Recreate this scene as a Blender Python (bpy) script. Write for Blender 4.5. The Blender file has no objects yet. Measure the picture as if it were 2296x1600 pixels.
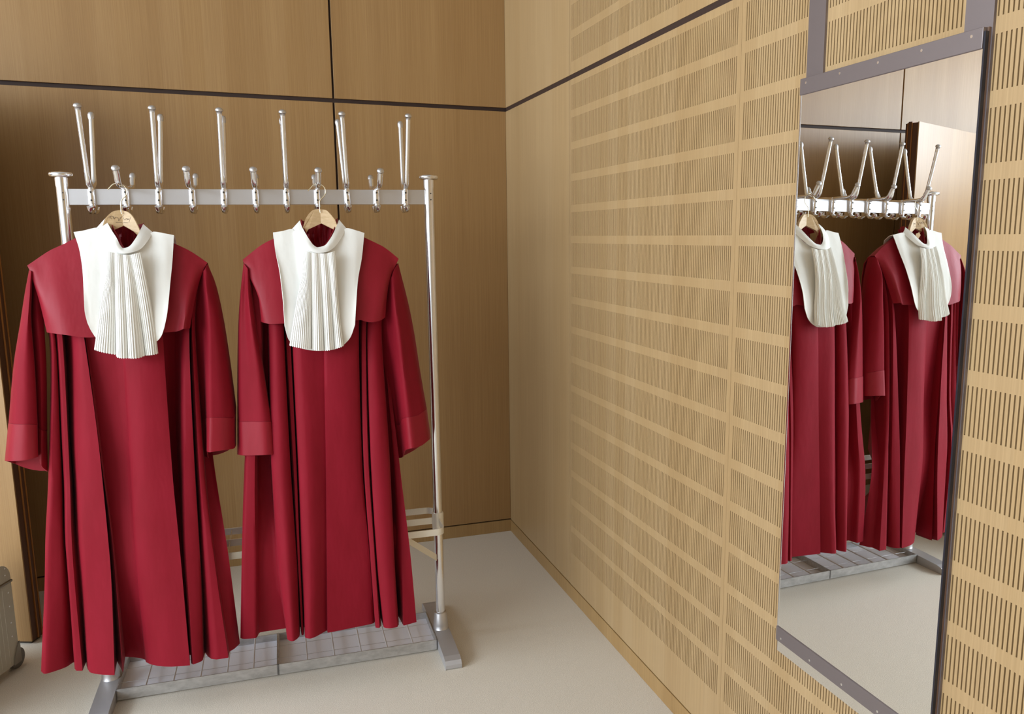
import bpy, math, random
from mathutils import Vector, Matrix
random.seed(4)
scene = bpy.context.scene
col = scene.collection
# ------------------------------------------------------------------ camera
def make_camera():
    cd = bpy.data.cameras.new('camera'); cam = bpy.data.objects.new('camera', cd); col.objects.link(cam)
    f = 1859.46; px = 1269.45; py = 845.22
    pitch, yaw, roll = -.167363, .359342, -.000953
    F = Vector((math.sin(yaw)*math.cos(pitch), math.cos(yaw)*math.cos(pitch), math.sin(pitch)))
    R = Vector((math.cos(yaw), -math.sin(yaw), 0)); U = R.cross(F)
    c, s = math.cos(roll), math.sin(roll)
    R2 = c*R+s*U; U2 = -s*R+c*U
    m = Matrix((R2, U2, -F)).transposed().to_4x4(); m.translation = Vector((-1.19118, -3.99879, 1.52))
    cam.matrix_world = m
    cd.sensor_fit = 'HORIZONTAL'; cd.sensor_width = 36; cd.lens = 36*f/2296
    cd.shift_x = -(px-1148)/2296; cd.shift_y = (py-800)/2296
    cd.clip_start = .05; cd.clip_end = 100
    scene.camera = cam
make_camera()
# ------------------------------------------------------------------ world, light, exposure
wd = bpy.data.worlds.new('world'); scene.world = wd; wd.use_nodes = True
wd.node_tree.nodes['Background'].inputs[0].default_value = (.75, .86, 1, 1)
wd.node_tree.nodes['Background'].inputs[1].default_value = .25
scene.view_settings.view_transform = 'Standard'; scene.view_settings.look = 'None'
scene.view_settings.gamma = 1; scene.view_settings.use_curve_mapping = False
scene.view_settings.exposure = 0
ROOM_X, ROOM_Y, ROOM_Z = -5.6, -6.6, 3.5
def area(name, loc, rot, sx, sy, power, colr):
    l = bpy.data.lights.new(name, 'AREA'); l.shape = 'RECTANGLE'; l.size = sx; l.size_y = sy; l.energy = power; l.color = colr
    o = bpy.data.objects.new(name, l); o.location = loc; o.rotation_euler = rot; col.objects.link(o); return o
# daylight entering through the window openings
WL = (-6.35, -.40, .35, 3.25)      # left wall window: y0,y1,z0,z1
WF = (-5.3, -3.3, .35, 3.25)      # front wall window: x0,x1,z0,z1
area('daylight_left_sky', (ROOM_X-.12, (WL[0]+WL[1])/2, 2.60), (0, -math.pi/2, 0), 1.30, WL[1]-WL[0], 375, (.80, .90, 1))
area('daylight_left_low', (ROOM_X-.12, -4.4, 1.14), (0, -math.pi/2, 0), 1.58, 3.9, 140, (.84, .92, 1))
area('daylight_front', ((WF[0]+WF[1])/2, ROOM_Y-.12, (WF[2]+WF[3])/2), (math.pi/2, 0, 0), WF[1]-WF[0], WF[3]-WF[2], 22, (.80, .90, 1))
# ------------------------------------------------------------------ helpers
class MB:
    def __init__(s): s.v = []; s.f = []; s.sm = []
    def add(s, vs, fs, smooth=False):
        b = len(s.v); s.v += [tuple(p) for p in vs]; s.f += [tuple(b+i for i in f) for f in fs]; s.sm += [smooth]*len(fs)
    def box(s, a, b):
        x0, y0, z0 = [min(a[i], b[i]) for i in range(3)]; x1, y1, z1 = [max(a[i], b[i]) for i in range(3)]
        s.add([(x0,y0,z0),(x1,y0,z0),(x1,y1,z0),(x0,y1,z0),(x0,y0,z1),(x1,y0,z1),(x1,y1,z1),(x0,y1,z1)],
              [(0,3,2,1),(4,5,6,7),(0,1,5,4),(1,2,6,5),(2,3,7,6),(3,0,4,7)])
    def prism(s, poly, a, b, axis='y', smooth=False):
        # poly in the two other axes, extruded from a to b along axis
        def P(p, t):
            return {'y': (p[0], t, p[1]), 'x': (t, p[0], p[1]), 'z': (p[0], p[1], t)}[axis]
        n = len(poly); vs = [P(p, a) for p in poly]+[P(p, b) for p in poly]
        s.add(vs, [tuple(range(n))[::-1], tuple(range(n, 2*n))]); 
        s.add(vs, [(i, (i+1) % n, n+(i+1) % n, n+i) for i in range(n)], smooth)
    def tube(s, pts, r, n=12, cap=True, flat=None):
        pts = [Vector(p) for p in pts]; rs = r if isinstance(r, (list, tuple)) else [r]*len(pts)
        rings = []; up = None
        for i, p in enumerate(pts):
            t = (pts[min(i+1, len(pts)-1)]-pts[max(i-1, 0)]).normalized()
            if up is None: up = Vector((0, 0, 1)) if abs(t.z) < .9 else Vector((1, 0, 0))
            a = (up-t*up.dot(t)).normalized(); b = t.cross(a); up = a
            fa, fb = flat if flat else (1, 1)
            rings.append([p+(a*math.cos(2*math.pi*k/n)*fa+b*math.sin(2*math.pi*k/n)*fb)*rs[i] for k in range(n)])
        vs = [v for ring in rings for v in ring]
        fs = [(i*n+k, i*n+(k+1) % n, (i+1)*n+(k+1) % n, (i+1)*n+k) for i in range(len(pts)-1) for k in range(n)]
        s.add(vs, fs, True)
        if cap: s.add(rings[0]+rings[-1], [tuple(range(n))[::-1], tuple(range(n, 2*n))])
    def lathe(s, prof, c=(0, 0, 0), n=24):
        # prof: (r,z)
        vs = [(c[0]+r*math.cos(2*math.pi*k/n), c[1]+r*math.sin(2*math.pi*k/n), c[2]+z) for r, z in prof for k in range(n)]
        fs = [(i*n+k, i*n+(k+1) % n, (i+1)*n+(k+1) % n, (i+1)*n+k) for i in range(len(prof)-1) for k in range(n)]
        s.add(vs, fs, True)
        m = len(prof)-1
        if prof[0][0] > 1e-5: s.add(vs[:n], [tuple(range(n))[::-1]])
        if prof[-1][0] > 1e-5: s.add(vs[m*n:], [tuple(range(n))])
    def build(s, name, mat, parent=None, bevel=0, solid=0, loc=None, autosmooth=None):
        me = bpy.data.meshes.new(name); me.from_pydata(s.v, [], s.f); me.update()
        me.polygons.foreach_set('use_smooth', s.sm)
        me.materials.append(mat)
        o = bpy.data.objects.new(name, me); col.objects.link(o)
        if parent: o.parent = parent
        if loc is not None: o.location = loc
        if solid:
            m = o.modifiers.new('thickness', 'SOLIDIFY'); m.thickness = solid; m.offset = -1
            e = o.modifiers.new('crisp', 'EDGE_SPLIT'); e.split_angle = math.radians(55)
        if bevel:
            m = o.modifiers.new('bevel', 'BEVEL'); m.width = bevel; m.segments = 2; m.limit_method = 'ANGLE'; m.angle_limit = math.radians(50)
        return o
def tag(o, label=None, cat=None, group=None, kind=None):
    if label: o['label'] = label
    if cat: o['category'] = cat
    if group: o['group'] = group
    if kind: o['kind'] = kind
    return o
def empty(name, loc, rz=0):
    o = bpy.data.objects.new(name, None); col.objects.link(o); o.location = loc; o.rotation_euler = (0, 0, rz); o.empty_display_size = .1; return o
def copy_tree(o, parent=None):
    c = o.copy(); col.objects.link(c)
    if parent: c.parent = parent
    for ch in list(o.children): copy_tree(ch, c)
    return c
# ------------------------------------------------------------------ materials
def mat(name, base=(.5, .5, .5), rough=.5, metal=0, **kw):
    m = bpy.data.materials.new(name); m.use_nodes = True; b = m.node_tree.nodes['Principled BSDF']
    b.inputs['Base Color'].default_value = (*base, 1); b.inputs['Roughness'].default_value = rough; b.inputs['Metallic'].default_value = metal
    for k, v in kw.items(): b.inputs[k.replace('_', ' ')].default_value = v
    return m
def N(m, t, **kw):
    n = m.node_tree.nodes.new(t)
    for k, v in kw.items(): setattr(n, k, v)
    return n
def lnk(m, a, b): m.node_tree.links.new(a, b)
def noisy(m, scale, c0, c1, detail=3, p0=.3, p1=.7, bump=0, bdist=.001, rot=None):
    """colour from stretched noise in world position"""
    b = m.node_tree.nodes['Principled BSDF']
    g = N(m, 'ShaderNodeNewGeometry'); mp = N(m, 'ShaderNodeMapping'); mp.inputs['Scale'].default_value = scale
    lnk(m, g.outputs['Position'], mp.inputs['Vector'])
    n = N(m, 'ShaderNodeTexNoise'); n.inputs['Scale'].default_value = 1; n.inputs['Detail'].default_value = detail; n.inputs['Roughness'].default_value = .6
    lnk(m, mp.outputs[0], n.inputs['Vector'])
    r = N(m, 'ShaderNodeValToRGB'); r.color_ramp.elements[0].position = p0; r.color_ramp.elements[1].position = p1
    r.color_ramp.elements[0].color = (*c0, 1); r.color_ramp.elements[1].color = (*c1, 1)
    lnk(m, n.outputs['Fac'], r.inputs[0]); lnk(m, r.outputs[0], b.inputs['Base Color'])
    if bump:
        bp = N(m, 'ShaderNodeBump'); bp.inputs['Strength'].default_value = bump; bp.inputs['Distance'].default_value = bdist
        lnk(m, n.outputs['Fac'], bp.inputs['Height']); lnk(m, bp.outputs[0], b.inputs['Normal'])
    return n, r
def veneer(name, c0, c1, c2, rough=.42, leaf=.083):
    """quarter-sawn veneer: fine vertical grain plus broad vertical leaves"""
    m = mat(name, rough=rough); b = m.node_tree.nodes['Principled BSDF']
    n, r = noisy(m, (260, 260, 2.2), c0, c1, 4, .25, .75)
    g = N(m, 'ShaderNodeNewGeometry'); mp = N(m, 'ShaderNodeMapping'); mp.inputs['Scale'].default_value = (7, 7, .05)
    lnk(m, g.outputs['Position'], mp.inputs['Vector'])
    n2 = N(m, 'ShaderNodeTexNoise'); n2.inputs['Scale'].default_value = 1; n2.inputs['Detail'].default_value = 2
    lnk(m, mp.outputs[0], n2.inputs['Vector'])
    mx = N(m, 'ShaderNodeMix', data_type='RGBA', blend_type='MULTIPLY'); mx.inputs[0].default_value = .55
    r2 = N(m, 'ShaderNodeValToRGB'); r2.color_ramp.elements[0].position = .3; r2.color_ramp.elements[1].position = .72
    r2.color_ramp.elements[0].color = (*c2, 1); r2.color_ramp.elements[1].color = (1, 1, 1, 1)
    lnk(m, n2.outputs['Fac'], r2.inputs[0]); lnk(m, r.outputs[0], mx.inputs[6]); lnk(m, r2.outputs[0], mx.inputs[7])
    # book-matched leaves: each vertical strip has its own slight tone
    sx = N(m, 'ShaderNodeSeparateXYZ'); lnk(m, g.outputs['Position'], sx.inputs[0])
    su = N(m, 'ShaderNodeMath', operation='ADD'); lnk(m, sx.outputs[0], su.inputs[0]); lnk(m, sx.outputs[1], su.inputs[1])
    dv = N(m, 'ShaderNodeMath', operation='DIVIDE'); lnk(m, su.outputs[0], dv.inputs[0]); dv.inputs[1].default_value = leaf
    fl = N(m, 'ShaderNodeMath', operation='FLOOR'); lnk(m, dv.outputs[0], fl.inputs[0])
    wn = N(m, 'ShaderNodeTexWhiteNoise', noise_dimensions='1D'); lnk(m, fl.outputs[0], wn.inputs['W'])
    r3 = N(m, 'ShaderNodeValToRGB'); r3.color_ramp.elements[0].color = (.93, .90, .84, 1); r3.color_ramp.elements[1].color = (1.0, 1.0, 1.0, 1)
    lnk(m, wn.outputs['Value'], r3.inputs[0])
    m3 = N(m, 'ShaderNodeMix', data_type='RGBA', blend_type='MULTIPLY'); m3.inputs[0].default_value = 1
    lnk(m, mx.outputs[2], m3.inputs[6]); lnk(m, r3.outputs[0], m3.inputs[7])
    lnk(m, m3.outputs[2], b.inputs['Base Color'])
    bp = N(m, 'ShaderNodeBump'); bp.inputs['Strength'].default_value = .08; bp.inputs['Distance'].default_value = .0005
    lnk(m, n.outputs['Fac'], bp.inputs['Height']); lnk(m, bp.outputs[0], b.inputs['Normal'])
    return m
M = {}
M['wood'] = veneer('wood_veneer', (.300, .170, .065), (.395, .240, .099), (.78, .72, .66), .36)
M['wood_lit'] = veneer('lit_wood_veneer', (.375, .252, .124), (.48, .332, .174), (.84, .78, .71), .40)  # same veneer as the back wall, window light on the right wall painted in
M['wood_base'] = veneer('wood_baseboard', (.33, .20, .078), (.43, .275, .115), (.82, .77, .72))
M['groove'] = mat('dark_groove', (.03, .012, .006), .7)
M['slot_back'] = mat('slot_shadow_felt', (.055, .026, .011), .9)
M['carpet'] = mat('carpet', rough=.97); noisy(M['carpet'], (420, 420, 420), (.53, .472, .385), (.79, .725, .62), 2, .3, .7, .4, .002)
M['plaster'] = mat('plaster', (.52, .51, .49), .9)
M['wall_paint'] = mat('wall_paint', (.34, .27, .19), .7)
M['chrome'] = mat('chrome', (.84, .84, .86), .2, 1)
M['satin'] = mat('satin_metal', (.62, .61, .62), .42, 1)
M['foot'] = mat('cast_foot', (.50, .49, .50), .5, .6)
M['tray'] = mat('tray_metal', rough=.5, metal=.85); noisy(M['tray'], (30, 90, 60), (.44, .43, .42), (.62, .61, .60), 4)
M['pan'] = mat('tray_pan', (.84, .84, .90), .5, .1)
M['enamel'] = mat('cream_enamel', (.80, .76, .66), .35, .3)
M['screw'] = mat('dark_screw', (.06, .05, .04), .5, .5)
M['mirror'] = mat('mirror_glass', (.93, .94, .93), 0, 1)
M['bronze'] = mat('bronze_bar', (.235, .20, .20), .42, .7)
M['bronze_dark'] = mat('bronze_side', (.15, .085, .055), .5, .1)
M['rubber'] = mat('black_edge', (.012, .012, .02), .35)
def cloth(name, c0, c1, rough=.62, sheen=.35, bump=.25, wr=.25, tint=(1, .75, .85), spec=.25):
    m = mat(name, rough=rough); b = m.node_tree.nodes['Principled BSDF']
    b.inputs['Specular IOR Level'].default_value = spec; b.inputs['Sheen Weight'].default_value = sheen; b.inputs['Sheen Roughness'].default_value = .4; b.inputs['Sheen Tint'].default_value = (*tint, 1)
    n, r = noisy(m, (14, 14, 5), c0, c1, 3, .3, .7)
    g = N(m, 'ShaderNodeNewGeometry'); mp = N(m, 'ShaderNodeMapping'); mp.inputs['Scale'].default_value = (1700, 1700, 1700)
    lnk(m, g.outputs['Position'], mp.inputs['Vector'])
    n2 = N(m, 'ShaderNodeTexNoise'); n2.inputs['Scale'].default_value = 1; lnk(m, mp.outputs[0], n2.inputs['Vector'])
    b1 = N(m, 'ShaderNodeBump'); b1.inputs['Strength'].default_value = bump; b1.inputs['Distance'].default_value = .0004
    lnk(m, n2.outputs['Fac'], b1.inputs['Height'])
    b2 = N(m, 'ShaderNodeBump'); b2.inputs['Strength'].default_value = wr; b2.inputs['Distance'].default_value = .012
    lnk(m, n.outputs['Fac'], b2.inputs['Height']); lnk(m, b1.outputs[0], b2.inputs['Normal']); lnk(m, b2.outputs[0], b.inputs['Normal'])
    return m
M['red'] = cloth('crimson_wool', (.215, .0045, .0135), (.245, .006, .018), .68, .04, spec=.16)
M['red_satin'] = cloth('crimson_satin', (.245, .006, .016), (.275, .008, .020), .52, .05, .15, .2, spec=.26)
M['white'] = cloth('ivory_cloth', (.82, .81, .765), (.85, .84, .795), .7, .1, .15, .2, (1, 1, 1))
M['beech'] = mat('beech_hanger', rough=.4); noisy(M['beech'], (40, 40, 160), (.55, .38, .20), (.66, .48, .28), 3)
M['brass'] = mat('brass_wire', (.86, .80, .62), .2, 1)
M['ink'] = mat('printed_ink', (.10, .07, .06), .6)
M['bar'] = mat('zinc_bar', (.74, .73, .75), .45, .4)
M['case'] = mat('ribbed_aluminium', (.55, .52, .44), .48, .8)
M['case_dark'] = mat('aluminium_band', (.30, .28, .25), .3, 1)
M['wheel'] = mat('grey_wheel', (.13, .12, .11), .5)
M['door_edge'] = mat('dark_brown_edge', (.07, .022, .008), .5)
M['door_lip'] = mat('orange_brown_lipping', (.30, .11, .02), .45)
# ------------------------------------------------------------------ cloth surfaces
def pchip(xs, ys, xq):
    n = len(xs); h = [xs[i+1]-xs[i] for i in range(n-1)]; dl = [(ys[i+1]-ys[i])/h[i] for i in range(n-1)]
    if n == 2: return [ys[0]+dl[0]*(x-xs[0]) for x in xq]
    d = [0]*n; d[0] = dl[0]; d[-1] = dl[-1]
    for i in range(1, n-1):
        if dl[i-1]*dl[i] > 0:
            w1 = 2*h[i]+h[i-1]; w2 = h[i]+2*h[i-1]; d[i] = (w1+w2)/(w1/dl[i-1]+w2/dl[i])
    out = []; i = 0
    for x in xq:
        while i < n-2 and x > xs[i+1]: i += 1
        t = (x-xs[i])/h[i]
        out.append((2*t**3-3*t**2+1)*ys[i]+(t**3-2*t**2+t)*h[i]*d[i]+(-2*t**3+3*t**2)*ys[i+1]+(t**3-t**2)*h[i]*d[i+1])
    return out
def refine_col(c, m):
    """column of k points -> (k-1)*m+1 points"""
    k = len(c); xs = list(range(k)); xq = [i/m for i in range((k-1)*m+1)]
    return list(zip(*[pchip(xs, [p[a] for p in c], xq) for a in range(3)]))
def surface(cols, m=6, sub=4):
    """cols: aligned columns; returns rows of points, smooth across without overshoot"""
    cs = [refine_col(c, m) for c in cols]; nr = len(cs[0]); nc = len(cs)
    xs = [0]
    for j in range(1, nc):
        dd = 0
        for r in (nr//3, 2*nr//3, nr-1):
            dd += (Vector(cs[j][r])-Vector(cs[j-1][r])).length
        xs.append(xs[-1]+max(dd/3, .0015))
    xq = []
    for j in range(nc-1):
        for s in range(sub): xq.append(xs[j]+(xs[j+1]-xs[j])*s/sub)
    xq.append(xs[-1])
    rows = []
    for r in range(nr):
        comp = [pchip(xs, [cs[j][r][a] for j in range(nc)], xq) for a in range(3)]
        rows.append([Vector(p) for p in zip(*comp)])
    return rows
def mesh_rows(name, rows, m, parent, u0, closed=False, solid=.002, fn=None, flip=False):
    nc = len(rows[0]); mb = MB()
    vs = []
    for r in rows:
        for p in r:
            q = Vector(p)
            if fn: q = fn(q)
            vs.append((q.x-u0, q.y, q.z))
    fs = []
    K = nc if closed else nc-1
    for i in range(len(rows)-1):
        for j in range(K):
            a, b = i*nc+j, i*nc+(j+1) % nc
            fs.append((a, a+nc, b+nc, b))
    mb.add(vs, fs, True)
    return mb.build(name, m, parent, solid=solid)
DATA={
'L_body':[[[-.0754,-.0954,1.407],[-.0592,-.08,1.2137],[-.0897,-.1062,.8291],[-.1105,-.1695,.5508],[-.1661,-.1302,.165]],[[-.061,-.1122,1.4075],[-.0335,-.15,1.2207],[-.0692,-.1556,.8403],[-.0971,-.1848,.5549],[-.1471,-.154,.165]],[[-.0535,-.111,1.4073],[-.0276,-.145,1.2199],[-.0487,-.1425,.835],[-.0624,-.1768,.5473],[-.0951,-.1254,.165]],[[-.0514,-.0978,1.4067],[-.041,-.066,1.2113],[-.058,-.067,.8159],[-.0578,-.1512,.537],[-.0816,-.095,.1622]],[[-.0441,-.1122,1.4072],[-.0184,-.15,1.2201],[-.033,-.159,.8379],[-.0456,-.1872,.549],[-.061,-.1635,.165]],[[-.0324,-.1122,1.407],[-.0079,-.15,1.2197],[-.0218,-.1613,.8374],[-.0321,-.1888,.5479],[-.0422,-.1699,.165]],[[-.0281,-.0966,1.4063],[-.0193,-.066,1.2104],[-.0343,-.0687,.8142],[-.0272,-.1524,.5334],[-.0453,-.1,.1594]],[[.0045,-.1134,1.4065],[.0261,-.155,1.2189],[.0028,-.17,.8375],[-.0022,-.1937,.5458],[-.019,-.1866,.165]],[[.0213,-.1182,1.4065],[.0443,-.175,1.2204],[.0387,-.1928,.8402],[.0375,-.2043,.5446],[.0229,-.2182,.165]],[[.0333,-.1189,1.4063],[.0555,-.178,1.2203],[.0713,-.2,.8392],[.0735,-.2142,.5437],[.0592,-.2336,.165]],[[.0333,-.1122,1.406],[.051,-.15,1.2173],[.0573,-.1328,.8227],[.0656,-.1684,.5273],[.041,-.09,.1412]],[[.037,-.1175,1.4062],[.0578,-.172,1.2195],[.0723,-.1932,.8373],[.0841,-.2062,.5393],[.0816,-.2241,.165]],[[.0432,-.1151,1.406],[.0617,-.162,1.2182],[.0684,-.1485,.8259],[.082,-.1762,.5281],[.0712,-.116,.165]],[[.1416,-.117,1.4045],[.1505,-.17,1.2156],[.1446,-.168,.8241],[.1389,-.1879,.5251],[.1347,-.1563,.165]],[[.1542,-.1194,1.4044],[.163,-.18,1.2162],[.1481,-.1813,.8272],[.1413,-.1945,.5274],[.1414,-.1769,.165]],[[.2177,-.1218,1.4035],[.2204,-.19,1.215],[.2091,-.2077,.8286],[.2093,-.2195,.528],[.2213,-.2343,.165]],[[.2746,-.1199,1.4026],[.2697,-.182,1.2121],[.2677,-.2068,.8231],[.2732,-.224,.5213],[.2773,-.2446,.165]],[[.2734,-.1098,1.4021],[.2644,-.14,1.2075],[.2571,-.1339,.8048],[.2654,-.1721,.5026],[.2623,-.11,.1355]],[[.31,-.1074,1.4015],[.2927,-.1,1.2017],[.2706,-.0957,.7935],[.2706,-.1619,.4981],[.2663,-.12,.1385]],[[.3407,-.1146,1.4013],[.3261,-.16,1.2073],[.3028,-.1931,.8163],[.2888,-.2149,.5158],[.2862,-.2417,.165]],[[.3566,-.1158,1.4011],[.3406,-.165,1.2073],[.3305,-.1888,.8126],[.3264,-.2043,.5068],[.3137,-.221,.165]],[[.3583,-.1038,1.4005],[.3352,-.085,1.1983],[.3217,-.0909,.7876],[.3247,-.1629,.4913],[.3123,-.13,.1459]],[[.3663,-.1122,1.4008],[.348,-.15,1.2053],[.3443,-.1843,.8102],[.3501,-.206,.5044],[.3547,-.232,.165]],[[.3761,-.1086,1.4005],[.3556,-.135,1.2032],[.3565,-.176,.8069],[.3683,-.2037,.5011],[.3911,-.2323,.165]],[[.3783,-.1002,1.4001],[.3522,-.07,1.1959],[.3538,-.105,.7884],[.3713,-.1773,.4907],[.393,-.1891,.165]],[[.3828,-.1026,1.4001],[.357,-.08,1.1968],[.3686,-.1064,.7874],[.3992,-.1755,.4864],[.4049,-.1772,.165]],[[.3867,-.0966,1.3998],[.3614,-.085,1.1972],[.3814,-.1147,.7885],[.4099,-.1742,.4845],[.4228,-.141,.165]]],
'R_body':[[[.5279,-.0966,1.4119],[.5224,-.085,1.1907],[.4743,-.126,.783],[.4497,-.1823,.4824],[.4273,-.1686,.197]],[[.5341,-.111,1.4123],[.5298,-.145,1.1973],[.483,-.1631,.7919],[.4584,-.1916,.4848],[.4403,-.1797,.197]],[[.5556,-.1122,1.4121],[.5501,-.15,1.1971],[.5076,-.168,.791],[.4911,-.1937,.4813],[.4754,-.1852,.197]],[[.5655,-.1026,1.4116],[.558,-.08,1.1887],[.52,-.0963,.771],[.5051,-.1682,.4697],[.4901,-.1465,.197]],[[.5771,-.1002,1.4113],[.5689,-.07,1.1871],[.5535,-.0902,.7663],[.5524,-.1667,.463],[.5721,-.1438,.197]],[[.583,-.111,1.4116],[.5757,-.145,1.1955],[.5611,-.1814,.7896],[.5651,-.2047,.4758],[.5757,-.2263,.197]],[[.6063,-.1158,1.4115],[.5976,-.165,1.1969],[.5915,-.2009,.792],[.5924,-.2258,.4802],[.5937,-.249,.197]],[[.631,-.1134,1.4111],[.6207,-.155,1.1948],[.6176,-.1821,.7847],[.6202,-.2024,.4677],[.6158,-.2135,.197]],[[.6326,-.1002,1.4105],[.6221,-.07,1.185],[.6189,-.0722,.7556],[.6209,-.1538,.4491],[.6191,-.1,.1754]],[[.6384,-.1098,1.4108],[.6276,-.14,1.1928],[.6274,-.1749,.7819],[.6244,-.2015,.4668],[.6229,-.216,.197]],[[.6516,-.1098,1.4106],[.64,-.14,1.1923],[.6364,-.1731,.7806],[.6307,-.2003,.4655],[.6287,-.2113,.197]],[[.6547,-.0954,1.41],[.6433,-.066,1.1836],[.6392,-.0701,.7532],[.6323,-.1534,.4475],[.6317,-.1,.1744]],[[.6604,-.1146,1.4107],[.6481,-.16,1.1943],[.6433,-.1922,.785],[.6398,-.2133,.4692],[.6324,-.2326,.197]],[[.6869,-.1189,1.4105],[.6725,-.178,1.1954],[.6716,-.2083,.7867],[.6649,-.2297,.4722],[.6505,-.2488,.197]],[[.7631,-.117,1.4093],[.7435,-.17,1.1916],[.7292,-.1878,.776],[.7154,-.2021,.4551],[.7045,-.2067,.197]],[[.766,-.1189,1.4094],[.7459,-.178,1.1924],[.7309,-.1991,.7788],[.7165,-.2126,.4589],[.7064,-.2245,.197]],[[.8221,-.1206,1.4087],[.7975,-.185,1.1911],[.788,-.1992,.7736],[.7921,-.2075,.4471],[.7882,-.2147,.197]],[[.8824,-.1165,1.4077],[.8543,-.168,1.1869],[.847,-.185,.7645],[.8575,-.2007,.436],[.8632,-.2017,.197]],[[.8832,-.1074,1.4073],[.86,-.1,1.1788],[.8539,-.1009,.7418],[.8598,-.1657,.4224],[.8713,-.13,.1832]],[[.8951,-.1134,1.4074],[.867,-.155,1.1849],[.8523,-.1924,.766],[.8591,-.2174,.4421],[.8639,-.2373,.197]],[[.9076,-.1134,1.4072],[.8786,-.155,1.1844],[.8667,-.1956,.7655],[.8719,-.2233,.4426],[.8766,-.2452,.197]],[[.9103,-.1014,1.4067],[.8874,-.075,1.1748],[.8781,-.0836,.735],[.8792,-.1605,.4179],[.8922,-.12,.1767]],[[.9138,-.1134,1.4071],[.8844,-.155,1.1841],[.8756,-.1948,.7645],[.8795,-.2218,.4411],[.8905,-.2429,.197]],[[.9355,-.1158,1.4069],[.9039,-.165,1.1845],[.9038,-.2073,.7652],[.9092,-.2376,.4432],[.9124,-.261,.197]],[[.9628,-.111,1.4063],[.9309,-.145,1.1811],[.9354,-.1958,.7593],[.9353,-.2312,.4373],[.9355,-.2584,.197]],[[.9676,-.0978,1.4058],[.9426,-.066,1.1715],[.951,-.0788,.7271],[.9458,-.1597,.4088],[.9553,-.12,.1716]],[[.9745,-.1062,1.406],[.9469,-.095,1.1747],[.9581,-.1494,.7451],[.9645,-.2021,.4225],[.9572,-.2554,.197]],[[.9821,-.0966,1.4055],[.9541,-.085,1.1733],[.9753,-.1586,.7459],[.9961,-.207,.4202],[1.0037,-.2429,.197]]],
'L_cape':[[[-.0898,-.105,1.4379],[-.0817,-.112,1.4197],[-.0743,-.125,1.3925],[-.0601,-.14,1.3338],[-.0443,-.16,1.2423]],[[-.0668,-.103,1.4547],[-.0532,-.1329,1.4014],[-.0411,-.1565,1.3483],[-.0312,-.1714,1.2949],[-.0227,-.18,1.241]],[[-.0271,-.103,1.4821],[-.0141,-.1374,1.4203],[-.0025,-.1655,1.3591],[.0072,-.1849,1.2978],[.0154,-.198,1.2362]],[[.0072,-.103,1.4991],[.0216,-.1379,1.4311],[.0347,-.1665,1.3636],[.0458,-.1864,1.2961],[.0557,-.2,1.2282]],[[.0416,-.102,1.5175],[.0537,-.1371,1.4445],[.0645,-.166,1.3722],[.0736,-.1861,1.2999],[.0814,-.2,1.2272]],[[.1021,-.1,1.5468],[.1087,-.1356,1.4678],[.1142,-.165,1.3898],[.1181,-.1856,1.3119],[.1209,-.2,1.2336]],[[.1316,-.13,1.5068],[.1367,-.1581,1.4383],[.1407,-.18,1.3701],[.1432,-.1931,1.3017],[.1447,-.2,1.2327]],[[.1772,-.15,1.4802],[.1773,-.1731,1.4184],[.1764,-.19,1.3567],[.1742,-.1981,1.2946],[.171,-.2,1.2317]],[[.2194,-.13,1.4985],[.2172,-.1581,1.4313],[.2141,-.18,1.3646],[.2099,-.1931,1.2978],[.2047,-.2,1.2304]],[[.2555,-.1,1.5376],[.2533,-.1356,1.461],[.2504,-.165,1.3853],[.2463,-.1856,1.3099],[.2415,-.2,1.2344]],[[.3122,-.102,1.5021],[.3036,-.1359,1.4343],[.2946,-.1635,1.3674],[.2847,-.1824,1.3008],[.2741,-.195,1.234]],[[.3466,-.103,1.484],[.3383,-.1389,1.4213],[.3294,-.1665,1.3593],[.3193,-.1824,1.2974],[.3084,-.19,1.2349]],[[.3675,-.103,1.47],[.3589,-.1386,1.4127],[.3501,-.168,1.3562],[.3405,-.1886,1.3],[.3303,-.203,1.2437]],[[.4047,-.108,1.4406],[.3935,-.115,1.4214],[.3774,-.128,1.3776],[.362,-.145,1.3205],[.3459,-.17,1.2411]]],
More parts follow.
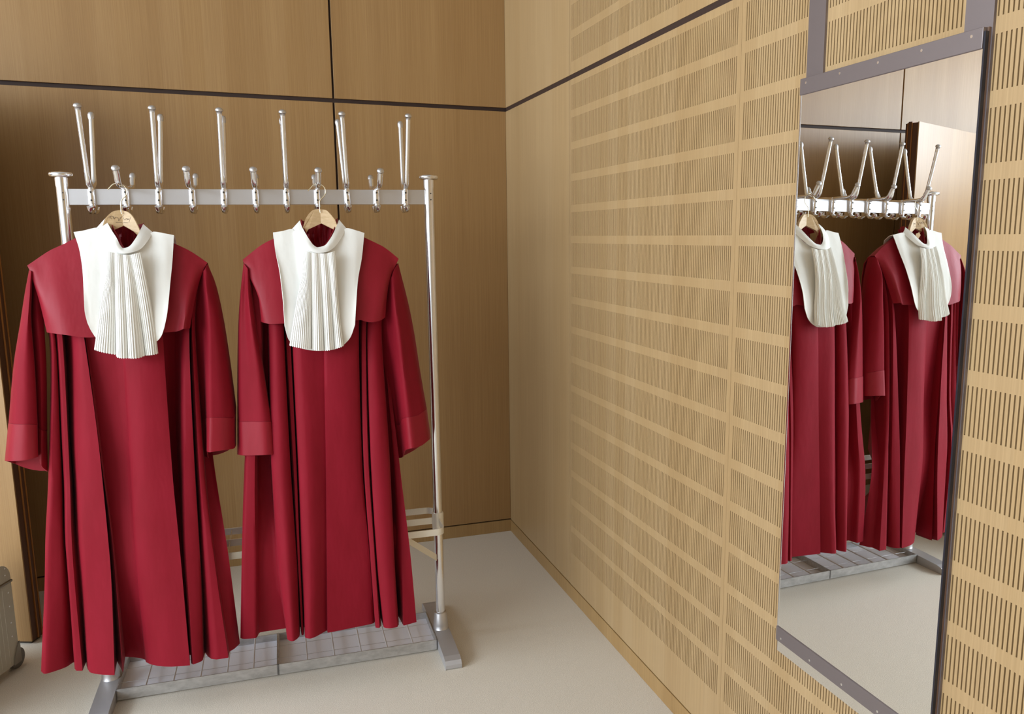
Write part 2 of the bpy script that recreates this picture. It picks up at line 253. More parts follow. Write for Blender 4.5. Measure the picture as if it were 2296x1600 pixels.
'R_cape':[[[.509,-.105,1.4493],[.5173,-.113,1.4268],[.5264,-.128,1.3933],[.5507,-.142,1.3468],[.5535,-.155,1.2536]],[[.5385,-.103,1.4731],[.5446,-.1309,1.4179],[.5506,-.1525,1.363],[.5562,-.1654,1.3078],[.5618,-.172,1.2521]],[[.5597,-.103,1.4899],[.5658,-.1341,1.4294],[.5717,-.159,1.3693],[.5775,-.1751,1.309],[.5831,-.185,1.2483]],[[.5877,-.103,1.5068],[.5958,-.1354,1.4422],[.6037,-.1615,1.378],[.6116,-.1789,1.3137],[.6194,-.19,1.249]],[[.6225,-.102,1.5224],[.6271,-.1346,1.4532],[.6317,-.161,1.3845],[.6363,-.1786,1.3159],[.6409,-.19,1.2468]],[[.6635,-.1,1.5452],[.6645,-.1344,1.4692],[.6655,-.1625,1.394],[.6666,-.1819,1.3189],[.6678,-.195,1.2435]],[[.6897,-.13,1.5053],[.6915,-.1569,1.4389],[.6933,-.1775,1.3729],[.6954,-.1894,1.3066],[.6977,-.195,1.2396]],[[.7401,-.15,1.4768],[.7373,-.1719,1.4175],[.7347,-.1875,1.3584],[.7326,-.1944,1.2988],[.7307,-.195,1.2384]],[[.7939,-.13,1.5007],[.7875,-.1569,1.4354],[.7816,-.1775,1.3705],[.7761,-.1894,1.3055],[.771,-.195,1.2399]],[[.8365,-.1,1.5485],[.8299,-.1344,1.4716],[.8237,-.1625,1.3958],[.8183,-.1819,1.3201],[.8133,-.195,1.2443]],[[.8928,-.102,1.5193],[.8834,-.1351,1.452],[.8746,-.162,1.3855],[.8666,-.1801,1.3192],[.8592,-.192,1.2527]],[[.9257,-.103,1.503],[.9132,-.1354,1.4381],[.9015,-.1615,1.374],[.8907,-.1789,1.31],[.8806,-.19,1.2459]],[[.9516,-.103,1.4896],[.9372,-.1354,1.4275],[.9236,-.1615,1.3662],[.911,-.1789,1.3051],[.8992,-.19,1.2438]],[[.9762,-.103,1.4716],[.9623,-.1329,1.4153],[.9494,-.1565,1.3596],[.9376,-.1714,1.3039],[.9265,-.18,1.2479]],[[1.003,-.108,1.4476],[.9841,-.118,1.4123],[.9663,-.13,1.3712],[.9535,-.145,1.3127],[.9452,-.16,1.2558]]],
'L_bib':[[[.0417,-.112,1.536],[.0596,-.145,1.4769],[.0692,-.185,1.4034],[.0719,-.218,1.3072],[.0765,-.222,1.272]],[[.0656,-.112,1.54],[.0736,-.1556,1.4662],[.0797,-.19,1.3936],[.0834,-.2116,1.3211],[.0853,-.224,1.2482]],[[.1037,-.108,1.5493],[.1053,-.1547,1.4673],[.105,-.191,1.3866],[.1022,-.2127,1.3062],[.0974,-.224,1.2253]],[[.1306,-.14,1.5029],[.1305,-.1746,1.43],[.1291,-.201,1.3577],[.1256,-.2156,1.2853],[.1206,-.222,1.2121]],[[.1793,-.165,1.4778],[.1777,-.1899,1.4104],[.1753,-.2085,1.3433],[.1714,-.2184,1.2758],[.1664,-.222,1.2075]],[[.2259,-.145,1.4919],[.2258,-.1784,1.4202],[.2247,-.2035,1.3491],[.2219,-.2169,1.2776],[.2179,-.222,1.2053]],[[.2577,-.108,1.5376],[.2583,-.1547,1.4543],[.2576,-.191,1.3724],[.255,-.2127,1.2907],[.2511,-.224,1.2082]],[[.2903,-.112,1.5321],[.2868,-.1556,1.4544],[.2824,-.19,1.3779],[.2765,-.2116,1.3017],[.2695,-.224,1.2251]],[[.315,-.112,1.5267],[.3101,-.15,1.455],[.3027,-.185,1.386],[.291,-.216,1.2966],[.2797,-.222,1.2502]]],
'R_bib':[[[.6056,-.112,1.5351],[.6094,-.142,1.4803],[.6202,-.18,1.4081],[.6252,-.212,1.3074],[.6244,-.216,1.2443]],[[.633,-.112,1.5394],[.6335,-.1541,1.4536],[.634,-.187,1.3689],[.6346,-.2071,1.2841],[.6353,-.218,1.1986]],[[.6635,-.108,1.5466],[.6616,-.1532,1.4536],[.6599,-.188,1.362],[.6584,-.2082,1.2704],[.6571,-.218,1.1777]],[[.6907,-.14,1.5011],[.6903,-.1734,1.4171],[.6901,-.1985,1.3337],[.6901,-.2119,1.2498],[.6904,-.217,1.1647]],[[.7381,-.163,1.477],[.7343,-.1869,1.3982],[.7308,-.2045,1.3196],[.7275,-.2134,1.2404],[.7246,-.216,1.1601]],[[.7959,-.14,1.4964],[.7876,-.1734,1.4126],[.7798,-.1985,1.3294],[.7727,-.2119,1.2459],[.7661,-.217,1.1613]],[[.8359,-.108,1.5498],[.8249,-.1532,1.4547],[.8147,-.188,1.3611],[.8056,-.2082,1.2675],[.7973,-.218,1.1731]],[[.8654,-.112,1.5426],[.8536,-.1541,1.4556],[.8426,-.187,1.3698],[.8328,-.2071,1.2843],[.8236,-.218,1.1982]],[[.8925,-.112,1.5339],[.8769,-.15,1.4498],[.8601,-.18,1.3858],[.8466,-.21,1.2939],[.841,-.216,1.2396]]],
'L_jab':[[[.1353,-.178,1.4809],[.136,-.2022,1.4253],[.1206,-.2147,1.3542],[.104,-.2185,1.2734],[.0893,-.232,1.1948]],[[.1561,-.185,1.4757],[.1556,-.2074,1.4016],[.1527,-.2182,1.3273],[.1483,-.2203,1.2521],[.1454,-.232,1.1776]],[[.1584,-.185,1.4743],[.1583,-.2107,1.3988],[.1558,-.2247,1.3231],[.1518,-.23,1.2467],[.1493,-.245,1.1711]],[[.1793,-.185,1.4689],[.1819,-.2119,1.3938],[.1817,-.2272,1.3187],[.1799,-.2338,1.2427],[.1794,-.25,1.1677]],[[.1972,-.185,1.4688],[.2044,-.2114,1.3938],[.208,-.2262,1.3185],[.2097,-.2323,1.2424],[.2125,-.248,1.1672]],[[.2008,-.185,1.4688],[.2104,-.2074,1.3951],[.2159,-.2182,1.321],[.2194,-.2203,1.2458],[.2239,-.232,1.1712]],[[.228,-.178,1.4764],[.2374,-.2022,1.4146],[.2475,-.2147,1.3353],[.2544,-.2185,1.244],[.2582,-.232,1.175]]],
'R_jab':[[[.6954,-.178,1.4803],[.6857,-.2022,1.4081],[.6664,-.2147,1.3276],[.6484,-.2185,1.2437],[.6356,-.232,1.1832]],[[.7165,-.185,1.4718],[.7111,-.2089,1.3967],[.7062,-.2212,1.3214],[.7016,-.2248,1.2453],[.6968,-.238,1.1699]],[[.7206,-.185,1.4718],[.7152,-.2057,1.3965],[.7105,-.2147,1.3208],[.706,-.215,1.2442],[.7013,-.225,1.1681]],[[.7382,-.185,1.4689],[.7372,-.2089,1.3931],[.736,-.2212,1.3171],[.735,-.2248,1.2402],[.7334,-.238,1.164]],[[.745,-.185,1.4688],[.7442,-.2059,1.3929],[.7431,-.2152,1.3165],[.7422,-.2157,1.239],[.7407,-.226,1.1621]],[[.7642,-.185,1.4687],[.765,-.2084,1.3937],[.7652,-.2202,1.3184],[.7656,-.2233,1.2422],[.7652,-.236,1.1666]],[[.7698,-.185,1.4701],[.7711,-.2059,1.3949],[.7718,-.2152,1.3193],[.7726,-.2157,1.2426],[.7727,-.226,1.1665]],[[.7927,-.178,1.4769],[.7921,-.2022,1.4065],[.7931,-.2147,1.3245],[.7973,-.2185,1.2384],[.802,-.232,1.1761]]],
'L_band':[[[.1249,-.085,1.5778],[.1134,-.0955,1.5628],[.101,-.1,1.5481]],[[.1361,-.11,1.5587],[.1247,-.1205,1.544],[.1123,-.125,1.5294]],[[.148,-.133,1.5399],[.1377,-.1435,1.524],[.1265,-.148,1.5082]],[[.1625,-.152,1.5174],[.1544,-.1615,1.5023],[.1455,-.165,1.4872]],[[.1719,-.162,1.4963],[.1682,-.173,1.4872],[.1635,-.178,1.4781]],[[.1803,-.166,1.4884],[.1816,-.178,1.4806],[.1819,-.184,1.4728]],[[.1934,-.163,1.4923],[.1974,-.1745,1.4838],[.2006,-.18,1.4753]],[[.2073,-.15,1.5094],[.215,-.1605,1.4961],[.2219,-.165,1.4828]],[[.2204,-.125,1.5361],[.2317,-.1355,1.5213],[.2422,-.14,1.5066]],[[.2285,-.09,1.5607],[.2426,-.1005,1.5478],[.2559,-.105,1.5349]]],
'R_band':[[[.6902,-.085,1.5741],[.6768,-.0955,1.5596],[.6635,-.1,1.5452]],[[.6955,-.11,1.5537],[.6828,-.1205,1.5401],[.6704,-.125,1.5266]],[[.7036,-.133,1.5351],[.6922,-.1435,1.5195],[.681,-.148,1.504]],[[.7143,-.152,1.5138],[.7057,-.1615,1.4991],[.6973,-.165,1.4843]],[[.7267,-.162,1.4955],[.7224,-.173,1.485],[.7182,-.178,1.4745]],[[.7386,-.166,1.4884],[.7383,-.178,1.4793],[.7383,-.184,1.4703]],[[.7582,-.163,1.4925],[.7599,-.1745,1.4827],[.7619,-.18,1.4729]],[[.7779,-.15,1.5123],[.7808,-.1605,1.4974],[.784,-.165,1.4824]],[[.7976,-.125,1.5438],[.8032,-.1355,1.5258],[.8091,-.14,1.5079]],[[.8142,-.09,1.5776],[.8249,-.1005,1.5629],[.8361,-.105,1.5484]]],
'L_slA':[[[-.0878,-.1,1.4233],[-.1041,-.1,1.36],[-.1258,-.1,1.2658],[-.1532,-.1,1.1495],[-.1851,-.1,.9648],[-.2057,-.1,.8493]],[[-.0818,-.115,1.4237],[-.0895,-.14,1.3621],[-.106,-.15,1.27],[-.1282,-.155,1.1561],[-.156,-.16,.9728],[-.1724,-.165,.8618]],[[-.0774,-.12,1.4212],[-.0803,-.145,1.3622],[-.091,-.16,1.2704],[-.1052,-.165,1.1563],[-.1202,-.175,.972],[-.1314,-.18,.8648]],[[-.0756,-.115,1.4158],[-.0794,-.13,1.3613],[-.0864,-.145,1.2728],[-.0884,-.15,1.1534],[-.0967,-.155,.9645],[-.1011,-.16,.868]],[[-.0775,-.1,1.4099],[-.0857,-.1,1.3596],[-.0929,-.11,1.2697],[-.0949,-.115,1.1487],[-.1041,-.12,.9492],[-.1112,-.12,.8601]],[[-.0728,-.105,1.41],[-.0715,-.12,1.3605],[-.0729,-.13,1.2709],[-.0772,-.13,1.15],[-.0928,-.13,.9436],[-.1031,-.13,.8324]],[[-.0694,-.1,1.4098],[-.0624,-.11,1.3597],[-.0603,-.115,1.269],[-.0657,-.11,1.1466],[-.0828,-.11,.9342],[-.092,-.11,.8076]]],
'L_slB':[[[.3798,-.1,1.4085],[.367,-.1,1.3553],[.3548,-.1,1.2536],[.3477,-.1,1.113],[.3448,-.1,.9374],[.3473,-.1,.8178]],[[.3874,-.11,1.4129],[.383,-.12,1.3561],[.3778,-.125,1.2552],[.3722,-.125,1.1154],[.3658,-.125,.944],[.365,-.125,.8136]],[[.3905,-.115,1.4159],[.3907,-.135,1.3568],[.3885,-.145,1.2567],[.3809,-.15,1.1186],[.3726,-.155,.9527],[.3658,-.16,.8461]],[[.395,-.12,1.4188],[.4,-.155,1.3578],[.4034,-.17,1.2586],[.3976,-.18,1.1222],[.3882,-.185,.9578],[.3799,-.19,.8479]],[[.398,-.12,1.4243],[.4073,-.15,1.3574],[.4185,-.165,1.2577],[.4205,-.175,1.1203],[.4191,-.18,.9546],[.4126,-.185,.8497]],[[.4019,-.115,1.4311],[.4178,-.135,1.3563],[.4336,-.14,1.2547],[.4446,-.145,1.1147],[.4528,-.15,.9459],[.4492,-.15,.8454]],[[.4055,-.105,1.4363],[.4254,-.1,1.3682],[.4416,-.1,1.2506],[.4526,-.1,1.1077],[.4602,-.1,.9709],[.4524,-.1,.8451]]],
'R_slA':[[[.5108,-.1,1.4378],[.4958,-.1,1.3468],[.4823,-.1,1.2377],[.4695,-.1,1.0758],[.4599,-.1,.9215],[.453,-.1,.8116]],[[.5139,-.115,1.4354],[.5027,-.135,1.3488],[.4911,-.145,1.2419],[.4802,-.15,1.0831],[.4723,-.155,.9323],[.4684,-.16,.8224]],[[.5177,-.12,1.4298],[.5106,-.135,1.3486],[.5046,-.15,1.2419],[.5048,-.165,1.0841],[.5081,-.175,.9339],[.5085,-.18,.8239]],[[.5229,-.13,1.4217],[.5206,-.155,1.3496],[.5254,-.175,1.2437],[.5376,-.185,1.0855],[.545,-.19,.9343],[.5455,-.195,.826]],[[.525,-.125,1.4158],[.5271,-.15,1.3492],[.5344,-.165,1.2423],[.5532,-.17,1.0823],[.5663,-.175,.9296],[.5698,-.18,.8216]],[[.528,-.105,1.4093],[.5328,-.12,1.3472],[.5426,-.125,1.2381],[.555,-.13,1.0759],[.5681,-.13,.9184],[.5718,-.13,.8119]]],
'R_slB':[[[.9531,-.1,1.3579],[.9398,-.1,1.2826],[.9336,-.1,1.1958],[.9436,-.1,1.0592],[.9582,-.1,.8736],[.9678,-.1,.7522]],[[.9625,-.11,1.3628],[.9563,-.125,1.2841],[.9547,-.125,1.1977],[.9654,-.12,1.0611],[.9803,-.12,.8747],[.9887,-.12,.7587]],[[.9644,-.12,1.3678],[.9649,-.14,1.285],[.9672,-.145,1.1994],[.9782,-.15,1.062],[.9896,-.16,.9062],[.9944,-.165,.7951]],[[.9743,-.13,1.389],[.9795,-.165,1.2866],[.9871,-.175,1.2019],[.996,-.185,1.0664],[1.0084,-.19,.9158],[1.0148,-.195,.8086]],[[.9831,-.125,1.4096],[.9978,-.15,1.2849],[1.0069,-.16,1.1995],[1.0176,-.17,1.063],[1.038,-.175,.9168],[1.0431,-.18,.8089]],[[.9938,-.115,1.424],[1.0199,-.13,1.2827],[1.033,-.135,1.1958],[1.05,-.145,1.0573],[1.0684,-.15,.9269],[1.0793,-.15,.8211]],[[1.0014,-.105,1.4326],[1.0348,-.1,1.2799],[1.0488,-.1,1.1914],[1.0662,-.1,1.0495],[1.0844,-.1,.9223],[1.0956,-.1,.8162]]],
'L_hook':[[.1724,-.105,1.5989],[.173,-.105,1.6136],[.1747,-.105,1.6269],[.1803,-.105,1.6362],[.1882,-.105,1.6443],[.1925,-.105,1.6523],[.1926,-.105,1.6616],[.188,-.105,1.6721],[.1777,-.105,1.6798],[.1683,-.105,1.6822],[.1584,-.105,1.6794],[.1494,-.105,1.6714],[.1414,-.105,1.662]],
'R_hook':[[.754,-.105,1.6084],[.7546,-.105,1.6198],[.7544,-.105,1.6312],[.7584,-.105,1.6412],[.7672,-.105,1.6499],[.774,-.105,1.6599],[.7751,-.105,1.6699],[.7715,-.105,1.6812],[.7607,-.105,1.6895],[.7497,-.105,1.6921],[.7384,-.105,1.6876],[.7296,-.105,1.6776],[.7194,-.105,1.6683]],
'L_hang':[[.1731,-.1,1.6018],[.152,-.1,1.5969],[.1391,-.1,1.5868],[.1285,-.1,1.5748],[.1428,-.1,1.5428],[.1694,-.1,1.5563],[.2022,-.1,1.5376],[.2119,-.1,1.5672],[.2012,-.1,1.5873],[.1886,-.1,1.5979]],
'R_hang':[[.7557,-.1,1.6107],[.7346,-.1,1.6062],[.7215,-.1,1.5954],[.7095,-.1,1.5782],[.7149,-.1,1.5468],[.7536,-.1,1.5655],[.7936,-.1,1.5455],[.8007,-.1,1.5773],[.7834,-.1,1.6002],[.7725,-.1,1.6087]],
}

RO = Vector((-1.72352, -1.00571, 0)); TH = -.029715; RL = 1.1295; SL = .013921
def zs(u, z): return z*(1+SL*u/1.7)
# ------------------------------------------------------------------ room shell
S = 'structure'
def shell():
    mb = MB(); mb.box((ROOM_X-.3, ROOM_Y-.3, -.1), (.3, .3, 0)); tag(mb.build('floor', M['carpet']), 'beige loop pile carpet floor', None, kind=S)
    mb = MB(); mb.box((ROOM_X-.3, ROOM_Y-.3, ROOM_Z), (.3, .3, ROOM_Z+.1)); tag(mb.build('ceiling', M['plaster']), 'plain white ceiling', None, kind=S)
    # back wall: dark core, veneer panels in front with open joints
    mb = MB(); mb.box((ROOM_X-.2, .012, 0), (.2, .2, ROOM_Z)); wb = tag(mb.build('wall_back', M['groove']), 'back wall panelled in brown wood veneer', None, kind=S)
    xs = [0.0, -.8041, -2.4285, -4.05, ROOM_X]
    for i in range(4):
        for z0, z1 in ((.067, 2.1165), (2.1345, ROOM_Z)):
            mb = MB(); mb.box((xs[i+1]+(.0045 if i < 3 else 0), 0, z0), (xs[i]-(.0045 if i else 0), .014, z1)); mb.build('wood_panel', M['wood'], wb, bevel=.001)
    mb = MB(); mb.box((ROOM_X, -.0015, 0), (0, .014, .0606)); tag(mb.build('baseboard_back', M['wood_base'], bevel=.001), 'narrow brown wooden baseboard along the back wall', None, kind=S)
    # right wall
    mb = MB(); mb.box((.012, ROOM_Y-.2, 0), (.2, .012, ROOM_Z)); wr = tag(mb.build('wall_right', M['slot_back']), 'right wall of slotted wood acoustic panels', None, kind=S)
    mb = MB(); mb.box((.002, ROOM_Y, 2.110), (.0135, 0, 2.141)); mb.build('shadow_gap', M['groove'], wr)
    for z0, z1 in ((.0645, 2.1165), (2.1345, ROOM_Z)):
        mb = MB(); mb.box((0, -.868, z0), (.012, -.0, z1)); mb.build('wood_panel', M['wood_lit'], wr, bevel=.001)
    mb = MB(); mb.box((-.0015, ROOM_Y, 0), (.012, 0, .0606)); tag(mb.build('baseboard_right', M['wood_base'], bevel=.001), 'narrow wooden baseboard along the right wall', None, kind=S)
    # slotted panel mesh
    def slotted(zlo, zhi, bands, yw):
        mb = MB(); pitch = .0098; sw = .0031; t = .012
        y_first = -.0205; n = int((yw-.041)/pitch)+1; pitch = (yw-.041-.0)/(n-1)
        slots = [(y_first-k*pitch, y_first-k*pitch-sw) for k in range(n)]
        rows = []  # (z0,z1) of slot rows
        for a, b in zip(bands[:-1], bands[1:]): rows.append((a, b))
        edges = [zlo]+[z for r in rows for z in r]+[zhi]
        for i in range(0, len(edges), 2):     # solid bands
            z0, z1 = edges[i], edges[i+1]
            if z1 > z0+1e-5: mb.add([(0, 0, z0), (0, -yw, z0), (0, -yw, z1), (0, 0, z1)], [(0, 1, 2, 3)])
        for z0, z1 in rows:
            ys = [0]+[y for s in slots for y in s]+[-yw]
            for i in range(0, len(ys), 2):
                a, b = ys[i], ys[i+1]; mb.add([(0, a, z0), (0, b, z0), (0, b, z1), (0, a, z1)], [(0, 1, 2, 3)])
            for a, b in slots:
                mb.add([(0, a, z0), (0, b, z0), (0, b, z1), (0, a, z1), (t, a, z0), (t, b, z0), (t, b, z1), (t, a, z1)],
                       [(0, 4, 5, 1), (1, 5, 6, 2), (2, 6, 7, 3), (3, 7, 4, 0)])
        mb.add([(0, 0, zlo), (t, 0, zlo), (t, 0, zhi), (0, 0, zhi)], [(0, 1, 2, 3)]); mb.add([(0, -yw, zlo), (t, -yw, zlo), (t, -yw, zhi), (0, -yw, zhi)], [(0, 3, 2, 1)])
        mb.add([(0, 0, zhi), (t, 0, zhi), (t, -yw, zhi), (0, -yw, zhi)], [(0, 1, 2, 3)]); mb.add([(0, 0, zlo), (t, 0, zlo), (t, -yw, zlo), (0, -yw, zlo)], [(3, 2, 1, 0)])
        return mb
    yw = 1.216; dz = .11963; hb = .014
    lower = []
    for k in range(17): lower.append(1.51+(4-k)*dz)        # band centres downwards from under the groove
    def rows_from(cent):
        out = []
        return out
    lowmb = slotted2(.0645, 2.1165, [(c-dz+hb, c-hb) for c in [1.51+(5-k)*dz for k in range(18)] if c-dz+hb > .09], yw)
    upmb = slotted2(2.1345, ROOM_Z, [(2.18, 2.265)]+[(2.279+k*dz+hb, 2.279+(k+1)*dz-hb) for k in range(7)], yw)
    for j, y in enumerate((-.8735, -2.0905, -3.3075, -4.5245)):
        if j == 0:
            p1 = lowmb.build('slotted_panel', M['wood_lit'], wr, loc=(0, y, 0)); p2 = upmb.build('slotted_panel', M['wood_lit'], wr, loc=(0, y, 0))
        else:
            for p in (p1, p2):
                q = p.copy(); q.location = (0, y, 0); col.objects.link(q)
    mb = MB(); mb.box((0, ROOM_Y, .0645), (.012, -5.7425, ROOM_Z)); mb.build('wood_panel', M['wood_lit'], wr)
    # left and front walls (behind the photographer) with window openings
    def holed(name, lab, a, b, w, wall):   # a..b along wall, w=(a0,b0,z0,z1)
        mb = MB()
        for s0, s1, z0, z1 in ((a, w[0], 0, ROOM_Z), (w[1], b, 0, ROOM_Z), (w[0], w[1], 0, w[2]), (w[0], w[1], w[3], ROOM_Z)):
            if wall == 'l': mb.box((ROOM_X-.1, s0, z0), (ROOM_X, s1, z1))
            else: mb.box((s0, ROOM_Y-.1, z0), (s1, ROOM_Y, z1))
        return tag(mb.build(name, M['wall_paint']), lab, None, kind=S)
    holed('wall_left', 'light brown left wall with a wide window', ROOM_Y-.1, .2, WL, 'l')
    holed('wall_front', 'light brown wall with a wide window facing the coat rack', ROOM_X, .2, WF, 'f')
    for nm, w, wall in (('window_1', WL, 'l'), ('window_2', WF, 'f')):
        mb = MB(); n = 3
        def bx(s0, s1, z0, z1):
            if wall == 'l': mb.box((ROOM_X-.07, s0, z0), (ROOM_X-.02, s1, z1))
            else: mb.box((s0, ROOM_Y-.07, z0), (s1, ROOM_Y-.02, z1))
        for k in range(n+1):
            s = w[0]+(w[1]-w[0]-.05)*k/n; bx(s, s+.05, w[2], w[3])
        bx(w[0], w[1], w[2], w[2]+.05); bx(w[0], w[1], w[3]-.05, w[3])
        tag(mb.build(nm, M['satin']), 'window frame with three lights', None, kind=S)
def slotted2(zlo, zhi, rows, yw):
    mb = MB(); sw = .0032; t = .012
    n = int(round((yw-.041)/.0098)); pitch = (yw-.038-sw)/(n-1)
    slots = [(-.019-k*pitch, -.019-k*pitch-sw) for k in range(n)]
    rows = sorted(rows); edges = [zlo]+[z for r in rows for z in r]+[zhi]
    for i in range(0, len(edges), 2):
        z0, z1 = edges[i], edges[i+1]
        if z1 > z0+1e-5: mb.add([(0, 0, z0), (0, -yw, z0), (0, -yw, z1), (0, 0, z1)], [(3, 2, 1, 0)])
    for z0, z1 in rows:
        ys = [0]+[y for s in slots for y in s]+[-yw]
        for i in range(0, len(ys), 2):
            a, b = ys[i], ys[i+1]; mb.add([(0, a, z0), (0, b, z0), (0, b, z1), (0, a, z1)], [(3, 2, 1, 0)])
        for a, b in slots:
            mb.add([(0, a, z0), (0, b, z0), (0, b, z1), (0, a, z1), (t, a, z0), (t, b, z0), (t, b, z1), (t, a, z1)],
                   [(0, 4, 5, 1), (1, 5, 6, 2), (2, 6, 7, 3), (3, 7, 4, 0)])
    mb.add([(0, 0, zlo), (t, 0, zlo), (t, 0, zhi), (0, 0, zhi)], [(0, 1, 2, 3)]); mb.add([(0, -yw, zlo), (t, -yw, zlo), (t, -yw, zhi), (0, -yw, zhi)], [(3, 2, 1, 0)])
    mb.add([(0, 0, zhi), (t, 0, zhi), (t, -yw, zhi), (0, -yw, zhi)], [(0, 1, 2, 3)]); mb.add([(0, 0, zlo), (t, 0, zlo), (t, -yw, zlo), (0, -yw, zlo)], [(3, 2, 1, 0)])
    return mb
shell()
# ------------------------------------------------------------------ door leaf standing open at the left
def door():
    A = Vector((-2.055, -.545, 0)); dr = Vector((-.92, .39, 0)).normalized(); nb = Vector((.39, .92, 0)).normalized()
    rz = math.atan2(-dr.y, -dr.x)           # local +x points from hinge to free edge
    # local: x=0 free edge, negative x toward hinge ; y = thickness towards back
    root = empty('door_1', A, rz); tag(root, 'open wooden door leaf with a dark stepped edge, left of the coat rack', None, kind=S)
    Ld = 1.30; z0, z1 = .012, 2.097
    mb = MB(); mb.box((-Ld, 0, z0), (0, .006, z1)); mb.build('face_panel', M['wood'], root, bevel=.001)
    mb = MB(); mb.box((-Ld, .0062, z0), (-.001, .034, z1-.004)); mb.build('edge_board', M['door_edge'], root, bevel=.001)
    mb = MB(); mb.box((-Ld, .0345, z0), (.003, .038, z1+.002)); mb.build('lipping', M['door_lip'], root)
    mb = MB(); mb.box((-Ld, .0385, z0), (.0, .056, z1+.002)); mb.build('edge_board', M['door_edge'], root, bevel=.001)
    mb = MB(); mb.box((-Ld, .0565, z0), (.003, .060, z1-.003)); mb.build('lipping', M['door_lip'], root)
    mb = MB(); mb.box((-Ld+.02, .0605, z0), (-.004, .072, z1-.006)); mb.build('back_board', M['door_edge'], root, bevel=.001)
    mb = MB(); mb.box((-.06, .012, .0005), (-.01, .060, .02)); mb.build('floor_seal', M['screw'], root)
door()
# ------------------------------------------------------------------ wall mirror
def mirror():
    y0, y1 = -2.369, -2.8735; X = -.0166
    root = empty('wall_mirror', (0, y0, .52)); tag(root, 'tall frameless wall mirror held by two bronze metal bars on the slotted wall', 'mirror')
    L = lambda x, y, z: (x, y-y0, z-.52)
    mb = MB(); mb.box(L(X, y0-.0035, .50), L(-.008, y1+.002, 1.86)); mb.build('glass', M['mirror'], root)
    mb = MB(); mb.box(L(X-.0006, y0, .564), L(-.006, y0-.0042, 1.832)); mb.build('polished_edge', M['chrome'], root)
    mb = MB(); mb.box(L(X-.0006, y1+.0032, .5275), L(-.010, y1-.0008, 1.86)); mb.build('black_edge', M['rubber'], root)
    for z0, z1 in ((.5275, .564), (1.832, 1.867)):
        mb = MB(); mb.box(L(X-.003, y0, z0), L(0, y1+.003, z1)); bar = mb.build('clamp_bar', M['bronze'], root, bevel=.0008)
        for k in range(5):
            y = y0-.022-k*.1141; z = (z0+z1)/2+.008*(1 if z1 > 1 else -1)*.8
            mb = MB(); p = L(X-.003, y, z)
            mb.prism([(p[1]+.0028*math.cos(a), p[2]+.0028*math.sin(a)) for a in [i*math.pi/5 for i in range(10)]], p[0]-.001, p[0]+.001, 'x'); mb.build('screw', M['chrome'], bar)
    mb = MB(); mb.box(L(-.0105, y1-.0008, .50), L(0, y1+.02, 1.867)); mb.build('side_channel', M['bronze_dark'], root)
    # two upright carrier rails running up the wall above the mirror
    for a, b, nm in ((-2.371, -2.4295, 'leftmost'), (-2.8155, -2.877, 'rightmost')):
        mb = MB(); mb.box((-.0055, a, .53), (-.0003, b, ROOM_Z)); o = mb.build('carrier_rail', M['bronze'])
        tag(o, 'upright bronze metal rail carrying the mirror at its '+('far' if nm == 'leftmost' else 'near')+' side', 'rail', 'mirror carrier rails')
mirror()
